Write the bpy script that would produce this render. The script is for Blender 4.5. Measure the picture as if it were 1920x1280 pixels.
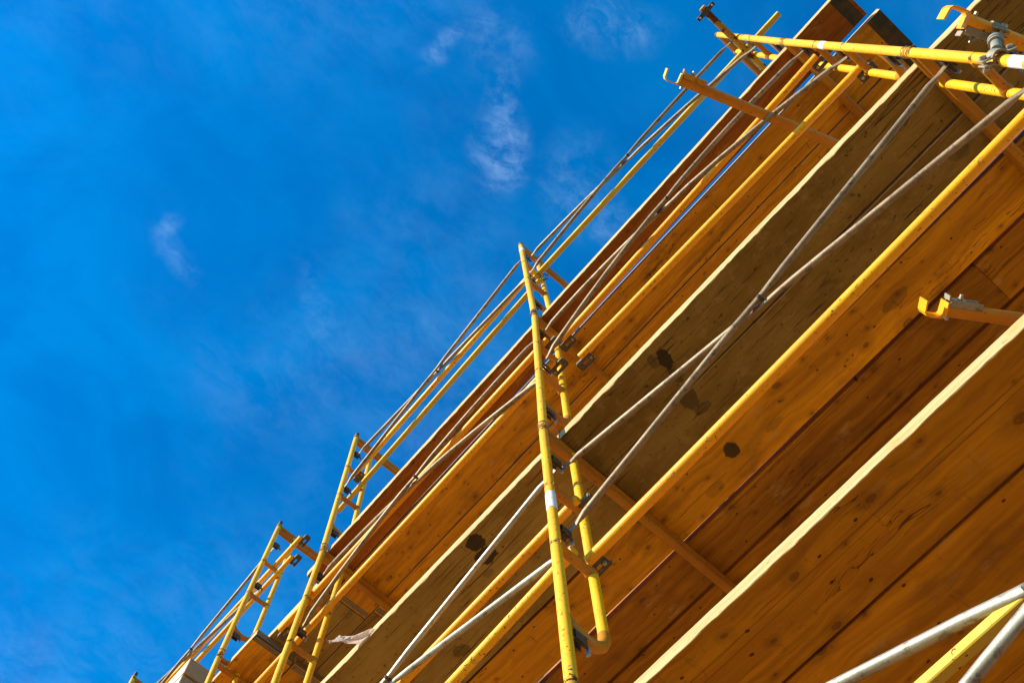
import bpy, bmesh, math, random
from mathutils import Vector, Matrix, noise as mnoise

random.seed(7)
for o in list(bpy.data.objects):
    bpy.data.objects.remove(o, do_unlink=True)
sc = bpy.context.scene
COL = sc.collection

# ------------------------------------------------------------------ camera
CAM = Vector((1.2028, -1.3162, 1.5675))
R_ = ((0.6609693583941958, 0.7503463617407634, -0.00999223130059319),
      (-0.7181815561738718, 0.6286630966770299, -0.2983252641800947),
      (-0.21756552952074207, 0.20436009468300548, 0.9544119614011092))   # rows: right, down, forward
cd = bpy.data.cameras.new('camera')
cam = bpy.data.objects.new('camera', cd)
COL.objects.link(cam)
right, down, fwd = (Vector(r) for r in R_)
m = Matrix((right, -down, -fwd)).transposed().to_4x4()
m.translation = CAM
cam.matrix_world = m
cd.sensor_width = 36.0
cd.lens = 36.0 * 1946.956 / 1920.0
cd.clip_start = 0.05
cd.clip_end = 3000
sc.camera = cam

# ------------------------------------------------------------------ sun and sky
SUN_EL = math.radians(27)
SUN_AZ = math.atan2(-0.34, -0.94)              # azimuth of the sun, from +Y towards +X
sdir = Vector((math.sin(SUN_AZ) * math.cos(SUN_EL), math.cos(SUN_AZ) * math.cos(SUN_EL), math.sin(SUN_EL)))
sd = bpy.data.lights.new('sun', 'SUN')
sd.energy = 5.0
sd.angle = math.radians(0.5)
sd.color = (1.0, 0.86, 0.64)
so = bpy.data.objects.new('sun', sd)
so.rotation_euler = (-sdir).to_track_quat('-Z', 'Y').to_euler()
so.location = (0, -10, 20)
COL.objects.link(so)
sc.view_settings.view_transform = 'Standard'
sc.view_settings.look = 'None'
sc.view_settings.gamma = 1.0
sc.view_settings.exposure = 0.8
sc.view_settings.use_curve_mapping = False


class NT:
    """small helper that writes shader nodes"""
    def __init__(s, tree):
        s.t = tree
        s.n = tree.nodes
        s.n.clear()

    def add(s, kind, **kw):
        n = s.n.new(kind)
        for k, v in kw.items():
            setattr(n, k, v)
        return n

    def put(s, sock, v):
        if v is None:
            return
        if isinstance(v, bpy.types.NodeSocket):
            s.t.links.new(v, sock)
        else:
            if hasattr(sock.default_value, '__len__') and not hasattr(v, '__len__'):
                v = (v,) * len(sock.default_value)
            if hasattr(v, '__len__') and len(v) == 3 and len(sock.default_value) == 4:
                v = (*v, 1)
            sock.default_value = v

    def math(s, op, a, b=None, c=None, clamp=False):
        n = s.add('ShaderNodeMath', operation=op, use_clamp=clamp)
        s.put(n.inputs[0], a); s.put(n.inputs[1], b)
        if c is not None:
            s.put(n.inputs[2], c)
        return n.outputs[0]

    def vmath(s, op, a, b=None):
        n = s.add('ShaderNodeVectorMath', operation=op)
        s.put(n.inputs[0], a)
        if b is not None:
            s.put(n.inputs[3 if op == 'SCALE' else 1], b)
        return n.outputs['Value' if op in ('LENGTH', 'DOT_PRODUCT', 'DISTANCE') else 'Vector']

    def noise(s, vec, scale, detail=3, rough=0.55, dist=0.0, col=False):
        n = s.add('ShaderNodeTexNoise')
        s.put(n.inputs['Vector'], vec)
        n.inputs['Scale'].default_value = scale
        n.inputs['Detail'].default_value = detail
        n.inputs['Roughness'].default_value = rough
        n.inputs['Distortion'].default_value = dist
        return n.outputs['Color' if col else 'Fac']

    def step(s, v, lo, hi, a=0.0, b=1.0):
        n = s.add('ShaderNodeMapRange')
        n.clamp = True
        n.interpolation_type = 'SMOOTHSTEP'
        s.put(n.inputs[0], v)
        n.inputs[1].default_value = lo; n.inputs[2].default_value = hi
        n.inputs[3].default_value = a; n.inputs[4].default_value = b
        return n.outputs[0]

    def mix(s, f, a, b, mode='MIX'):
        n = s.add('ShaderNodeMix', data_type='RGBA', blend_type=mode)
        s.put(n.inputs['Factor'], f)
        s.put(n.inputs[6], a); s.put(n.inputs[7], b)
        return n.outputs[2]

    def scaled(s, vec, xyz, rot=(0, 0, 0), loc=(0, 0, 0)):
        n = s.add('ShaderNodeMapping')
        s.put(n.inputs[0], vec)
        n.inputs[1].default_value = loc; n.inputs[2].default_value = rot; n.inputs[3].default_value = xyz
        return n.outputs[0]


# --- world: Nishita sky, with thin cirrus as a layer high above the ground
wd = bpy.data.worlds.new('World')
sc.world = wd
wd.use_nodes = True
w = NT(wd.node_tree)
sky = w.add('ShaderNodeTexSky', sky_type='NISHITA')
sky.sun_disc = False
sky.sun_elevation = SUN_EL
sky.sun_rotation = SUN_AZ % (2 * math.pi)
sky.altitude = 300
sky.air_density = 1.0
sky.dust_density = 0.3
sky.ozone_density = 2.0
hs = w.add('ShaderNodeHueSaturation')
hs.inputs['Hue'].default_value = 0.497
hs.inputs['Saturation'].default_value = 1.6
hs.inputs['Value'].default_value = 1.0
w.put(hs.inputs['Color'], sky.outputs[0])
dirv = w.add('ShaderNodeTexCoord').outputs['Generated']
sep = w.add('ShaderNodeSeparateXYZ'); w.put(sep.inputs[0], dirv)
zc = w.math('MAXIMUM', sep.outputs[2], 0.08)
comb = w.add('ShaderNodeCombineXYZ')
w.put(comb.inputs[0], w.math('DIVIDE', sep.outputs[0], zc))
w.put(comb.inputs[1], w.math('DIVIDE', sep.outputs[1], zc))
q = comb.outputs[0]                                   # position on a plane one unit up
warp = w.vmath('SCALE', w.vmath('SUBTRACT', w.noise(q, 9, 4, 0.6, col=True), (0.5, 0.5, 0.5)), 0.06)
qw = w.vmath('ADD', q, warp)
wisp = w.noise(w.scaled(qw, (1.0, 0.55, 1), (0, 0, 0.75)), 30, 9, 0.66, 0.25)
fine = w.noise(qw, 90, 5, 0.65, 0.3)
broad = w.noise(q, 2.7, 3, 0.5)
dens = None
for (x, y, rx, ry, rot, amt) in ((-0.092, 0.082, 0.026, 0.018, 2.41, 1.0), (-0.058, 0.054, 0.042, 0.011, 2.41, 0.8),
                                 (-0.020, 0.014, 0.022, 0.030, 0.2, 0.35), (-0.058, -0.022, 0.022, 0.009, 0.1, 0.62),
                                 (0.062, 0.082, 0.036, 0.018, 0.9, 0.55), (-0.072, 0.155, 0.030, 0.040, 0.9, 0.38),
                                 (-0.077, 0.205, 0.018, 0.014, 0.5, 0.5), (-0.358, -0.113, 0.013, 0.008, 0.2, 0.42),
                                 (-0.378, -0.092, 0.010, 0.024, 0.4, 0.35), (-0.325, 0.046, 0.045, 0.012, 2.3, 0.22),
                                 (0.30, -0.55, 0.22, 0.10, 0.7, 0.5), (-0.75, 0.62, 0.20, 0.09, 0.6, 0.45),
                                 (0.75, 0.45, 0.25, 0.10, 0.8, 0.5), (-0.95, -0.45, 0.22, 0.12, 0.5, 0.5)):
    d = w.scaled(w.vmath('SUBTRACT', qw, (x, y, 0)), (1 / rx, 1 / ry, 0), (0, 0, 0))
    d2 = w.add('ShaderNodeVectorRotate', rotation_type='Z_AXIS')
    w.put(d2.inputs['Vector'], w.vmath('SUBTRACT', qw, (x, y, 0)))
    d2.inputs['Angle'].default_value = -rot
    r = w.vmath('LENGTH', w.scaled(d2.outputs[0], (1 / rx, 1 / ry, 0)))
    f = w.step(r, 1.9, 0.0, 0.0, amt)
    dens = f if dens is None else w.math('MAXIMUM', dens, f)
cl = w.math('MULTIPLY', dens, w.step(w.math('ADD', w.math('MULTIPLY', wisp, 0.75), w.math('MULTIPLY', fine, 0.25)), 0.38, 0.80))
veil = w.math('MULTIPLY', w.step(broad, 0.42, 0.75), w.step(wisp, 0.3, 0.85))
cl = w.math('ADD', w.math('MULTIPLY', cl, 0.32), w.math('MULTIPLY', veil, 0.07), clamp=True)
bg = w.add('ShaderNodeBackground')
bg.inputs['Strength'].default_value = 0.15
tint = w.mix(1.0, hs.outputs[0], (0.38, 1.13, 1.20), 'MULTIPLY')
mott = w.noise(w.vmath('ADD', q, (3.1, 1.7, 0)), 5.5, 6, 0.62, 0.6)
shade = w.mix(w.step(mott, 0.30, 0.70), (0.74, 0.84, 0.90), (1.26, 1.12, 1.06))
tint = w.mix(1.0, tint, shade, 'MULTIPLY')
w.put(bg.inputs['Color'], w.mix(cl, tint, (4.0, 5.6, 7.6)))
wo = w.add('ShaderNodeOutputWorld')
w.put(wo.inputs['Surface'], bg.outputs[0])


# ------------------------------------------------------------------ materials
def new_mat(name):
    mt = bpy.data.materials.new(name)
    mt.use_nodes = True
    k = NT(mt.node_tree)
    b = k.add('ShaderNodeBsdfPrincipled')
    o = k.add('ShaderNodeOutputMaterial')
    k.put(o.inputs[0], b.outputs[0])
    return mt, k, b


def obj_coord(k, spread=20.0):
    c = k.add('ShaderNodeTexCoord').outputs['Object']
    r = k.add('ShaderNodeObjectInfo').outputs['Random']
    off = k.add('ShaderNodeCombineXYZ')
    for i, mul in enumerate((spread, spread * 1.7, spread * 0.6)):
        k.put(off.inputs[i], k.math('MULTIPLY', r, mul))
    return c, k.vmath('ADD', c, off.outputs[0]), r


def bump(k, b, h, strength, dist=0.004):
    n = k.add('ShaderNodeBump')
    n.inputs['Strength'].default_value = strength
    n.inputs['Distance'].default_value = dist
    k.put(n.inputs['Height'], h)
    k.put(b.inputs['Normal'], n.outputs[0])


def paint_mat(name, c1, c2, rust=0.5, chips=0.62, csc=70, joints=False):
    mt, k, b = new_mat(name)
    c0, c, r = obj_coord(k)
    col = k.mix(k.step(k.noise(c, 3.5, 4), 0.3, 0.7), c1, c2)
    dust = k.step(k.noise(c, 9, 6, 0.7), 0.56, 0.78)
    col = k.mix(k.math('MULTIPLY', dust, 0.25), col, (0.62, 0.46, 0.20))
    scuff = k.step(k.noise(k.scaled(c, (1, 1, 0.35)), 55, 5, 0.7), 0.60, 0.70)
    col = k.mix(k.math('MULTIPLY', scuff, 0.7), col, (0.34, 0.20, 0.06))
    zone = k.step(k.noise(c, 2.2, 2), 0.40, 0.68)
    ch = k.math('MULTIPLY', k.step(k.noise(c, csc, 4, 0.62), chips, chips + 0.05), k.math('ADD', 0.35, zone, clamp=True))
    if joints:
        # rust and worn paint where posts couple and rungs are welded on
        sz = k.add('ShaderNodeSeparateXYZ'); k.put(sz.inputs[0], c0)
        for zj, wd_ in ((0.085, 0.05), (1.955, 0.07), (1.36, 0.05), (0.88, 0.05)):
            near = k.step(k.math('ABSOLUTE', k.math('SUBTRACT', sz.outputs[2], zj)), wd_, 0.0)
            ch = k.math('MAXIMUM', ch, k.step(k.math('ADD', k.math('MULTIPLY', near, 0.34), k.noise(c, 60, 5, 0.65)), 0.76, 0.86))
    streak = k.step(k.noise(k.scaled(c, (18, 18, 2.5)), 1.0, 4, 0.6), 0.62, 0.72)
    col = k.mix(k.math('MULTIPLY', streak, 0.35), col, (0.40, 0.20, 0.03))
    spots = k.step(k.noise(c, 46, 4, 0.6), 0.65, 0.68)
    ch = k.math('MAXIMUM', ch, k.math('MULTIPLY', spots, rust))
    col = k.mix(ch, col, k.mix(k.noise(c, 130, 2), (0.05, 0.018, 0.006), (0.17, 0.055, 0.012)))
    k.put(b.inputs['Base Color'], col)
    k.put(b.inputs['Roughness'], k.math('ADD', k.math('MULTIPLY', k.noise(c, 20, 4), 0.35), k.math('ADD', 0.28, k.math('MULTIPLY', ch, 0.4))))
    b.inputs['Specular IOR Level'].default_value = 0.28
    bump(k, b, k.math('SUBTRACT', k.math('MULTIPLY', k.noise(c, 60, 5, 0.6), 0.5), ch), 0.30, 0.0012)
    return mt


M_POST = paint_mat('yellow_paint', (0.92, 0.46, 0.008), (0.86, 0.38, 0.004), 0.6, 0.60, joints=True)
M_RAIL2 = paint_mat('yellow_rail_paint', (0.92, 0.46, 0.008), (0.86, 0.38, 0.004), 0.7, 0.60)
M_RAIL = paint_mat('orange_yellow_paint', (0.92, 0.40, 0.004), (0.86, 0.32, 0.003), 0.5, 0.62)
M_BAR = paint_mat('old_yellow_paint', (0.68, 0.48, 0.06), (0.60, 0.38, 0.03), 0.4, 0.63)
M_HEAD = paint_mat('amber_paint_bend_shade', (0.50, 0.195, 0.005), (0.40, 0.130, 0.004), 0.5, 0.62)
M_TIE = paint_mat('amber_paint', (0.56, 0.215, 0.005), (0.47, 0.155, 0.004), 0.5, 0.64)
M_RUSTY = paint_mat('rusty_paint', (0.62, 0.34, 0.02), (0.40, 0.18, 0.012), 0.6, 0.52, 16)


def metal_mat(name, c1, c2, stain, metallic, rough, bumpy=0.4):
    mt, k, b = new_mat(name)
    _, c, r = obj_coord(k)
    col = k.mix(k.step(k.noise(c, 7, 5, 0.65), 0.3, 0.7), c1, c2)
    st = k.step(k.noise(c, 26, 5, 0.7), 0.52, 0.66)
    col = k.mix(k.math('MULTIPLY', st, 0.75), col, stain)
    crust = k.step(k.noise(c, 90, 4, 0.6), 0.60, 0.68)
    col = k.mix(k.math('MULTIPLY', crust, 0.6), col, (0.36, 0.29, 0.21))
    k.put(b.inputs['Base Color'], col)
    b.inputs['Metallic'].default_value = metallic
    k.put(b.inputs['Roughness'], k.math('ADD', rough, k.math('MULTIPLY', k.noise(c, 30, 4), 0.25)))
    bump(k, b, k.noise(c, 80, 5, 0.65), bumpy, 0.002)
    return mt


M_GALV = metal_mat('weathered_zinc', (0.31, 0.220, 0.135), (0.19, 0.125, 0.070), (0.06, 0.032, 0.014), 0.25, 0.42)
M_BRIGHT = metal_mat('bright_zinc', (0.46, 0.42, 0.35), (0.32, 0.28, 0.22), (0.13, 0.09, 0.05), 0.5, 0.34, 0.3)
M_DARK = metal_mat('dark_steel', (0.060, 0.052, 0.046), (0.10, 0.075, 0.055), (0.09, 0.035, 0.012), 0.5, 0.42)
M_BRKT = metal_mat('olive_bracket_steel', (0.13, 0.10, 0.055), (0.085, 0.062, 0.034), (0.10, 0.04, 0.012), 0.3, 0.45)
M_CAST = metal_mat('grey_cast_steel', (0.33, 0.30, 0.24), (0.25, 0.22, 0.17), (0.13, 0.09, 0.05), 0.3, 0.5)

mt, k, b = new_mat('white_tape')
_, c, r = obj_coord(k)
worn = k.step(k.noise(c, 40, 4, 0.7), 0.60, 0.66)
k.put(b.inputs['Base Color'], k.mix(worn, (0.78, 0.75, 0.70), (0.78, 0.45, 0.03)))
b.inputs['Roughness'].default_value = 0.6
M_TAPE = mt

mt, k, b = new_mat('wire')
b.inputs['Base Color'].default_value = (0.30, 0.27, 0.24, 1)
b.inputs['Metallic'].default_value = 0.6
b.inputs['Roughness'].default_value = 0.4
M_WIRE = mt


def wood_mat(name, c1, c2, knot_amt=1.0, crack=1.0, dirt=0.6, stains=()):
    """varnished boards: the grain runs along local X, underside in local XY"""
    mt, k, b = new_mat(name)
    c0, c, r = obj_coord(k)
    warp = k.vmath('SCALE', k.vmath('SUBTRACT', k.noise(c, 2.2, 3, col=True), (0.5, 0.5, 0.5)), 0.10)
    cw = k.vmath('ADD', c, warp)
    grain = k.noise(k.scaled(cw, (1.2, 34, 34)), 1.0, 6, 0.6, 0.4)
    fgrain = k.noise(k.scaled(cw, (6, 190, 190)), 1.0, 4, 0.6)
    col = k.mix(k.step(grain, 0.32, 0.68), [x * 1.06 for x in c1], [x * 0.90 for x in c2])
    board = k.step(k.noise(k.scaled(c, (0.25, 5.5, 5.5)), 1.0, 2), 0.3, 0.7, 0.80, 1.14)
    col = k.mix(1.0, col, board, 'MULTIPLY')
    tone = k.math('ADD', 0.78, k.math('MULTIPLY', r, 0.40))
    col = k.mix(1.0, col, tone, 'MULTIPLY')
    col = k.mix(k.math('MULTIPLY', k.step(fgrain, 0.5, 0.72), 0.16), col, (0.16, 0.05, 0.008))
    # broad dirty zones
    dz = k.step(k.noise(k.scaled(c, (1.6, 3.4, 3)), 1.6, 5, 0.65), 0.50, 0.76)
    col = k.mix(k.math('MULTIPLY', dz, dirt), col, (0.13, 0.048, 0.010))
    # knots
    kn = None
    for sx, sy, lo, hi, seed, th in ((3.3, 5.0, 0.020, 0.086, 0.0, 0.47), (6.2, 9.5, 0.018, 0.074, 7.3, 0.52)):
        vc = k.scaled(k.vmath('ADD', cw, (seed, seed * 0.6, 0)), (sx, sy, 0.0))
        v = k.add('ShaderNodeTexVoronoi', feature='F1', voronoi_dimensions='2D')
        k.put(v.inputs['Vector'], vc)
        v.inputs['Scale'].default_value = 1.0
        dist = k.math('ADD', v.outputs['Distance'], k.math('MULTIPLY', k.math('SUBTRACT', k.noise(c, 60, 3), 0.5), 0.05))
        sc_ = k.add('ShaderNodeSeparateColor'); k.put(sc_.inputs[0], v.outputs['Color'])
        keep = k.math('GREATER_THAN', sc_.outputs[0], th)
        size = k.math('ADD', 0.6, sc_.outputs[1])
        dd = k.math('DIVIDE', dist, size)
        ringw = k.math('ADD', 0.86, k.math('MULTIPLY', k.math('COSINE', k.math('MULTIPLY', dd, 170.0)), 0.14))
        core = k.math('MULTIPLY', k.math('MULTIPLY', k.step(dd, hi, lo), ringw), keep)
        halo = k.math('MULTIPLY', k.step(dd, hi * 2.2, hi * 0.8), keep)
        a = k.math('MAXIMUM', k.math('MULTIPLY', core, 0.80), k.math('MULTIPLY', halo, 0.26))
        kn = a if kn is None else k.math('MAXIMUM', kn, a)
    kn = k.math('MULTIPLY', kn, knot_amt)
    col = k.mix(kn, col, k.mix(k.noise(c, 90, 3), (0.030, 0.008, 0.002), (0.16, 0.045, 0.008)))
    # nail holes and specks
    v = k.add('ShaderNodeTexVoronoi', feature='F1', voronoi_dimensions='2D')
    k.put(v.inputs['Vector'], k.scaled(cw, (7, 11, 0)))
    v.inputs['Scale'].default_value = 1.0
    sc_ = k.add('ShaderNodeSeparateColor'); k.put(sc_.inputs[0], v.outputs['Color'])
    sp = k.math('MULTIPLY', k.step(v.outputs['Distance'], 0.06, 0.035), k.math('GREATER_THAN', sc_.outputs[2], 0.70))
    col = k.mix(k.math('MULTIPLY', sp, 0.85), col, (0.025, 0.010, 0.004))
    # checks along the grain and cross scuffs
    ck = k.noise(k.scaled(cw, (0.9, 26, 26), (0, 0, 0.01)), 1.0, 3, 0.5, 0.6)
    ckl = k.step(k.math('ABSOLUTE', k.math('SUBTRACT', ck, 0.5)), 0.010, 0.003)
    ckz = k.step(k.noise(k.scaled(c, (1.1, 4, 4)), 1.0, 2), 0.55, 0.66)
    ckm = k.math('MULTIPLY', k.math('MULTIPLY', ckl, ckz), crack)
    col = k.mix(k.math('MULTIPLY', ckm, 0.8), col, (0.035, 0.012, 0.004))
    gl = k.step(k.math('ABSOLUTE', k.math('SUBTRACT', k.noise(k.scaled(c, (0.06, 7.5, 7.5)), 1.0, 1, 0.4), 0.5)), 0.006, 0.0015)
    col = k.mix(k.math('MULTIPLY', gl, 0.5), col, (0.10, 0.036, 0.006))
    sm = k.step(k.noise(k.scaled(c, (9, 3, 3), (0, 0, 0.5)), 3.0, 6, 0.75, 0.5), 0.59, 0.70)
    col = k.mix(k.math('MULTIPLY', sm, 0.5), col, (0.10, 0.035, 0.008))
    for ang, sx, sy, lo, zs in ((0.5, 3.0, 70, 0.68, 1.7), (-0.6, 3.5, 80, 0.69, 2.2), (1.1, 4.0, 80, 0.70, 2.0)):
        a = k.step(k.noise(k.scaled(c, (sx, sy, 0.2), (0, 0, ang)), 1.0, 2, 0.5), lo, lo + 0.03)
        a = k.math('MULTIPLY', a, k.step(k.noise(k.vmath('ADD', c, (ang * 7, 5, 0)), zs, 2), 0.48, 0.62))
        col = k.mix(k.math('MULTIPLY', a, 0.5), col, (0.07, 0.026, 0.006))
    pale = k.math('MULTIPLY', k.step(k.noise(k.scaled(c, (2, 5, 5)), 2.6, 6, 0.7), 0.58, 0.74), 0.36)
    col = k.mix(pale, col, (0.62, 0.42, 0.16))
    edge = k.math('MULTIPLY', k.math('SUBTRACT', k.noise(c, 38, 5, 0.65), 0.5), 0.9)
    for (x, y, rx, ry, a_, amt) in stains:
        rr = k.math('ADD', k.vmath('LENGTH', k.scaled(k.vmath('SUBTRACT', c0, (x, y, 0)), (1 / rx, 1 / ry, 0))), edge)
        col = k.mix(k.math('MULTIPLY', k.step(rr, 1.08, 0.92), amt), col, (0.030, 0.022, 0.010))
    k.put(b.inputs['Base Color'], col)
    k.put(b.inputs['Roughness'], k.math('ADD', 0.48, k.math('MULTIPLY', grain, 0.25)))
    b.inputs['Specular IOR Level'].default_value = 0.25
    h = k.math('SUBTRACT', k.math('ADD', k.math('MULTIPLY', grain, 0.5), k.math('MULTIPLY', fgrain, 0.35)), k.math('ADD', ckm, k.math('MULTIPLY', kn, 0.4)))
    bump(k, b, h, 0.28, 0.0025)
    return mt


M_WOOD = wood_mat('orange_varnished_board', (0.75, 0.325, 0.002), (0.62, 0.240, 0.002))
M_WOOD_DIRT_SHADE = wood_mat('stained_shaded_board', (0.50, 0.200, 0.002), (0.37, 0.132, 0.002), 1.0, 1.0, 0.8)  # dirt plus painted shade, for covered planks and gap edges


def panel_mat(name, stains, mul=1.0):
    """grey-brown scratched board; stains are (x, y, rx, ry, angle) in the board's own plane"""
    mt, k, b = new_mat(name)
    c0, c, r = obj_coord(k)
    col = k.mix(k.step(k.noise(k.scaled(c, (1.0, 3.0, 3)), 2.4, 5, 0.6), 0.3, 0.72), [v * mul for v in (0.29, 0.185, 0.040)], [v * mul for v in (0.185, 0.108, 0.016)])
    fibre = k.noise(k.scaled(c, (5, 80, 80)), 1.0, 5, 0.65)
    col = k.mix(k.math('MULTIPLY', k.step(fibre, 0.45, 0.75), 0.28), col, (0.10, 0.045, 0.010))
    mot = k.step(k.noise(c, 16, 7, 0.75), 0.50, 0.68)
    col = k.mix(k.math('MULTIPLY', mot, 0.5), col, (0.38, 0.23, 0.085))
    # scratches in a few directions
    scr = None
    for ang, sx, sy, lo, zs in ((0.06, 1.6, 95, 0.675, 2.1), (0.45, 2.4, 100, 0.675, 3.0), (-0.35, 2.4, 105, 0.68, 2.6), (1.15, 3.4, 110, 0.69, 2.2), (0.8, 2.8, 100, 0.68, 3.6), (-0.9, 3.0, 100, 0.69, 2.9)):
        nz = k.noise(k.scaled(k.vmath('ADD', c, (ang * 9, ang * 4, 0)), (sx, sy, 0.2), (0, 0, 0)) if False else k.scaled(c, (sx, sy, 0.2), (0, 0, ang)), 1.0, 2, 0.5)
        z_ = k.step(k.noise(k.vmath('ADD', c, (ang * 11, 3, 0)), zs, 2), 0.42, 0.62)
        a = k.math('MULTIPLY', k.step(nz, lo, lo + 0.03), z_)
        scr = a if scr is None else k.math('MAXIMUM', scr, a)
    col = k.mix(k.math('MULTIPLY', scr, 0.85), col, (0.035, 0.014, 0.005))
    sp = k.step(k.noise(k.scaled(c, (1, 1.6, 1)), 30, 5, 0.65), 0.62, 0.67)
    col = k.mix(k.math('MULTIPLY', sp, 0.75), col, (0.045, 0.016, 0.006))
    ln = k.step(k.math('ABSOLUTE', k.math('SUBTRACT', k.noise(k.scaled(c, (0.5, 13, 13)), 1.0, 2, 0.4), 0.5)), 0.007, 0.002)
    lz = k.step(k.noise(k.scaled(c, (0.9, 3, 3)), 1.0, 2), 0.48, 0.58)
    col = k.mix(k.math('MULTIPLY', k.math('MULTIPLY', ln, lz), 0.75), col, (0.04, 0.016, 0.006))
    edge = k.math('MULTIPLY', k.math('SUBTRACT', k.noise(c, 38, 5, 0.65), 0.5), 1.1)
    for (x, y, rx, ry, a_, amt) in stains:
        vr = k.add('ShaderNodeVectorRotate', rotation_type='Z_AXIS')
        k.put(vr.inputs['Vector'], k.vmath('SUBTRACT', c0, (x, y, 0)))
        vr.inputs['Angle'].default_value = -a_
        rr = k.math('ADD', k.vmath('LENGTH', k.scaled(vr.outputs[0], (1 / rx, 1 / ry, 0))), edge)
        s_ = k.math('MULTIPLY', k.step(rr, 1.06, 0.94), amt)
        col = k.mix(s_, col, (0.028, 0.020, 0.010))
    k.put(b.inputs['Base Color'], col)
    b.inputs['Roughness'].default_value = 0.72
    b.inputs['Specular IOR Level'].default_value = 0.2
    bump(k, b, k.math('SUBTRACT', k.math('MULTIPLY', fibre, 0.6), scr), 0.35, 0.003)
    return mt


mt, k, b = new_mat('raw_board_edge')
_, c, r = obj_coord(k)
f1 = k.noise(k.scaled(c, (2.2, 60, 60)), 1.0, 5, 0.65, 0.4)
col = k.mix(k.step(f1, 0.3, 0.7), (0.56, 0.375, 0.17), (0.42, 0.26, 0.10))
d = k.step(k.noise(k.scaled(c, (3, 9, 9)), 2.2, 5, 0.7), 0.52, 0.70)
col = k.mix(k.math('MULTIPLY', d, 0.7), col, (0.50, 0.22, 0.05))
d = k.step(k.noise(k.scaled(c, (12, 50, 50)), 1.5, 3, 0.6), 0.68, 0.73)
col = k.mix(k.math('MULTIPLY', d, 0.8), col, (0.10, 0.04, 0.012))
k.put(b.inputs['Base Color'], col)
b.inputs['Roughness'].default_value = 0.8
bump(k, b, f1, 0.5, 0.003)
M_EDGE = mt

mt, k, b = new_mat('pale_bounce_board_top')  # unseen tops kept pale to bounce more light onto the deck above
_, c, r = obj_coord(k)
g = k.noise(k.scaled(c, (1.5, 24, 24)), 1.0, 5, 0.6)
col = k.mix(g, (0.46, 0.31, 0.13), (0.36, 0.22, 0.075))
col = k.mix(k.step(k.noise(c, 4, 5, 0.7), 0.45, 0.7), col, (0.48, 0.40, 0.28))
k.put(b.inputs['Base Color'], col)
b.inputs['Roughness'].default_value = 0.85
M_TOP = mt

mt, k, b = new_mat('dark_green_end_paint')
_, c, r = obj_coord(k)
k.put(b.inputs['Base Color'], k.mix(k.step(k.noise(c, 14, 5, 0.7), 0.4, 0.65), (0.022, 0.024, 0.008), (0.085, 0.040, 0.010)))
b.inputs['Roughness'].default_value = 0.6
M_ENDPAINT = mt

mt, k, b = new_mat('pale_planed_timber')
_, c, r = obj_coord(k)
g = k.noise(k.scaled(c, (1.5, 45, 45)), 1.0, 5, 0.6)
k.put(b.inputs['Base Color'], k.mix(g, (0.72, 0.63, 0.54), (0.60, 0.49, 0.38)))
b.inputs['Roughness'].default_value = 0.7
M_PALE = mt

mt, k, b = new_mat('shaded_timber')
_, c, r = obj_coord(k)
k.put(b.inputs['Base Color'], k.mix(k.noise(c, 16, 5), (0.36, 0.25, 0.13), (0.26, 0.17, 0.08)))
b.inputs['Roughness'].default_value = 0.85
M_SHADED_TIMBER = mt

mt, k, b = new_mat('milky_film')
k.put(b.inputs['Base Color'], (0.82, 0.72, 0.66))
b.inputs['Roughness'].default_value = 0.35
tr = k.add('ShaderNodeBsdfTranslucent'); tr.inputs[0].default_value = (0.85, 0.76, 0.70, 1)
tp = k.add('ShaderNodeBsdfTransparent')
m1 = k.add('ShaderNodeMixShader'); m1.inputs[0].default_value = 0.45
k.put(m1.inputs[1], b.outputs[0]); k.put(m1.inputs[2], tr.outputs[0])
m2 = k.add('ShaderNodeMixShader')
cc = k.add('ShaderNodeTexCoord').outputs['Object']
k.put(m2.inputs[0], k.step(k.noise(k.scaled(cc, (30, 8, 30)), 1.0, 4), 0.45, 0.75, 0.03, 0.35))
k.put(m2.inputs[1], m1.outputs[0]); k.put(m2.inputs[2], tp.outputs[0])
k.put([n for n in k.n if n.type == 'OUTPUT_MATERIAL'][0].inputs[0], m2.outputs[0])
M_FILM = mt

mt, k, b = new_mat('brown_earth_ground')
_, c, r = obj_coord(k, 0)
col = k.mix(k.noise(c, 0.8, 5), (0.23, 0.142, 0.068), (0.175, 0.103, 0.047))
col = k.mix(k.math('MULTIPLY', k.noise(c, 30, 4), 0.5), col, (0.22, 0.13, 0.065))
k.put(b.inputs['Base Color'], col)
b.inputs['Roughness'].default_value = 0.95
M_GROUND = mt

mt, k, b = new_mat('bounce_wall_brick')
_, c, r = obj_coord(k, 0)
k.put(b.inputs['Base Color'], k.mix(k.noise(c, 1.4, 6), (0.24, 0.105, 0.045), (0.18, 0.075, 0.032)))
b.inputs['Roughness'].default_value = 0.9
bump(k, b, k.noise(c, 60, 4), 0.3, 0.004)
M_RENDER = mt

# ------------------------------------------------------------------ mesh helpers
def link(name, bm, mats, parent=None, smooth=True):
    me = bpy.data.meshes.new(name)
    bm.normal_update()
    bm.to_mesh(me)
    bm.free()
    for x in (mats if isinstance(mats, (list, tuple)) else [mats]):
        me.materials.append(x)
    if smooth:
        for p in me.polygons:
            p.use_smooth = True
        try:
            me.set_sharp_from_angle(angle=math.radians(38))
        except Exception:
            pass
    o = bpy.data.objects.new(name, me)
    COL.objects.link(o)
    if parent:
        o.parent = parent
    return o


def tag(o, label=None, cat=None, group=None, kind=None):
    if label: o['label'] = label
    if cat: o['category'] = cat
    if group: o['group'] = group
    if kind: o['kind'] = kind
    return o


def thing(name, loc, label, cat, group=None):
    o = bpy.data.objects.new(name, None)
    o.empty_display_size = 0.1
    o.location = loc
    COL.objects.link(o)
    return tag(o, label, cat, group)


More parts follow.
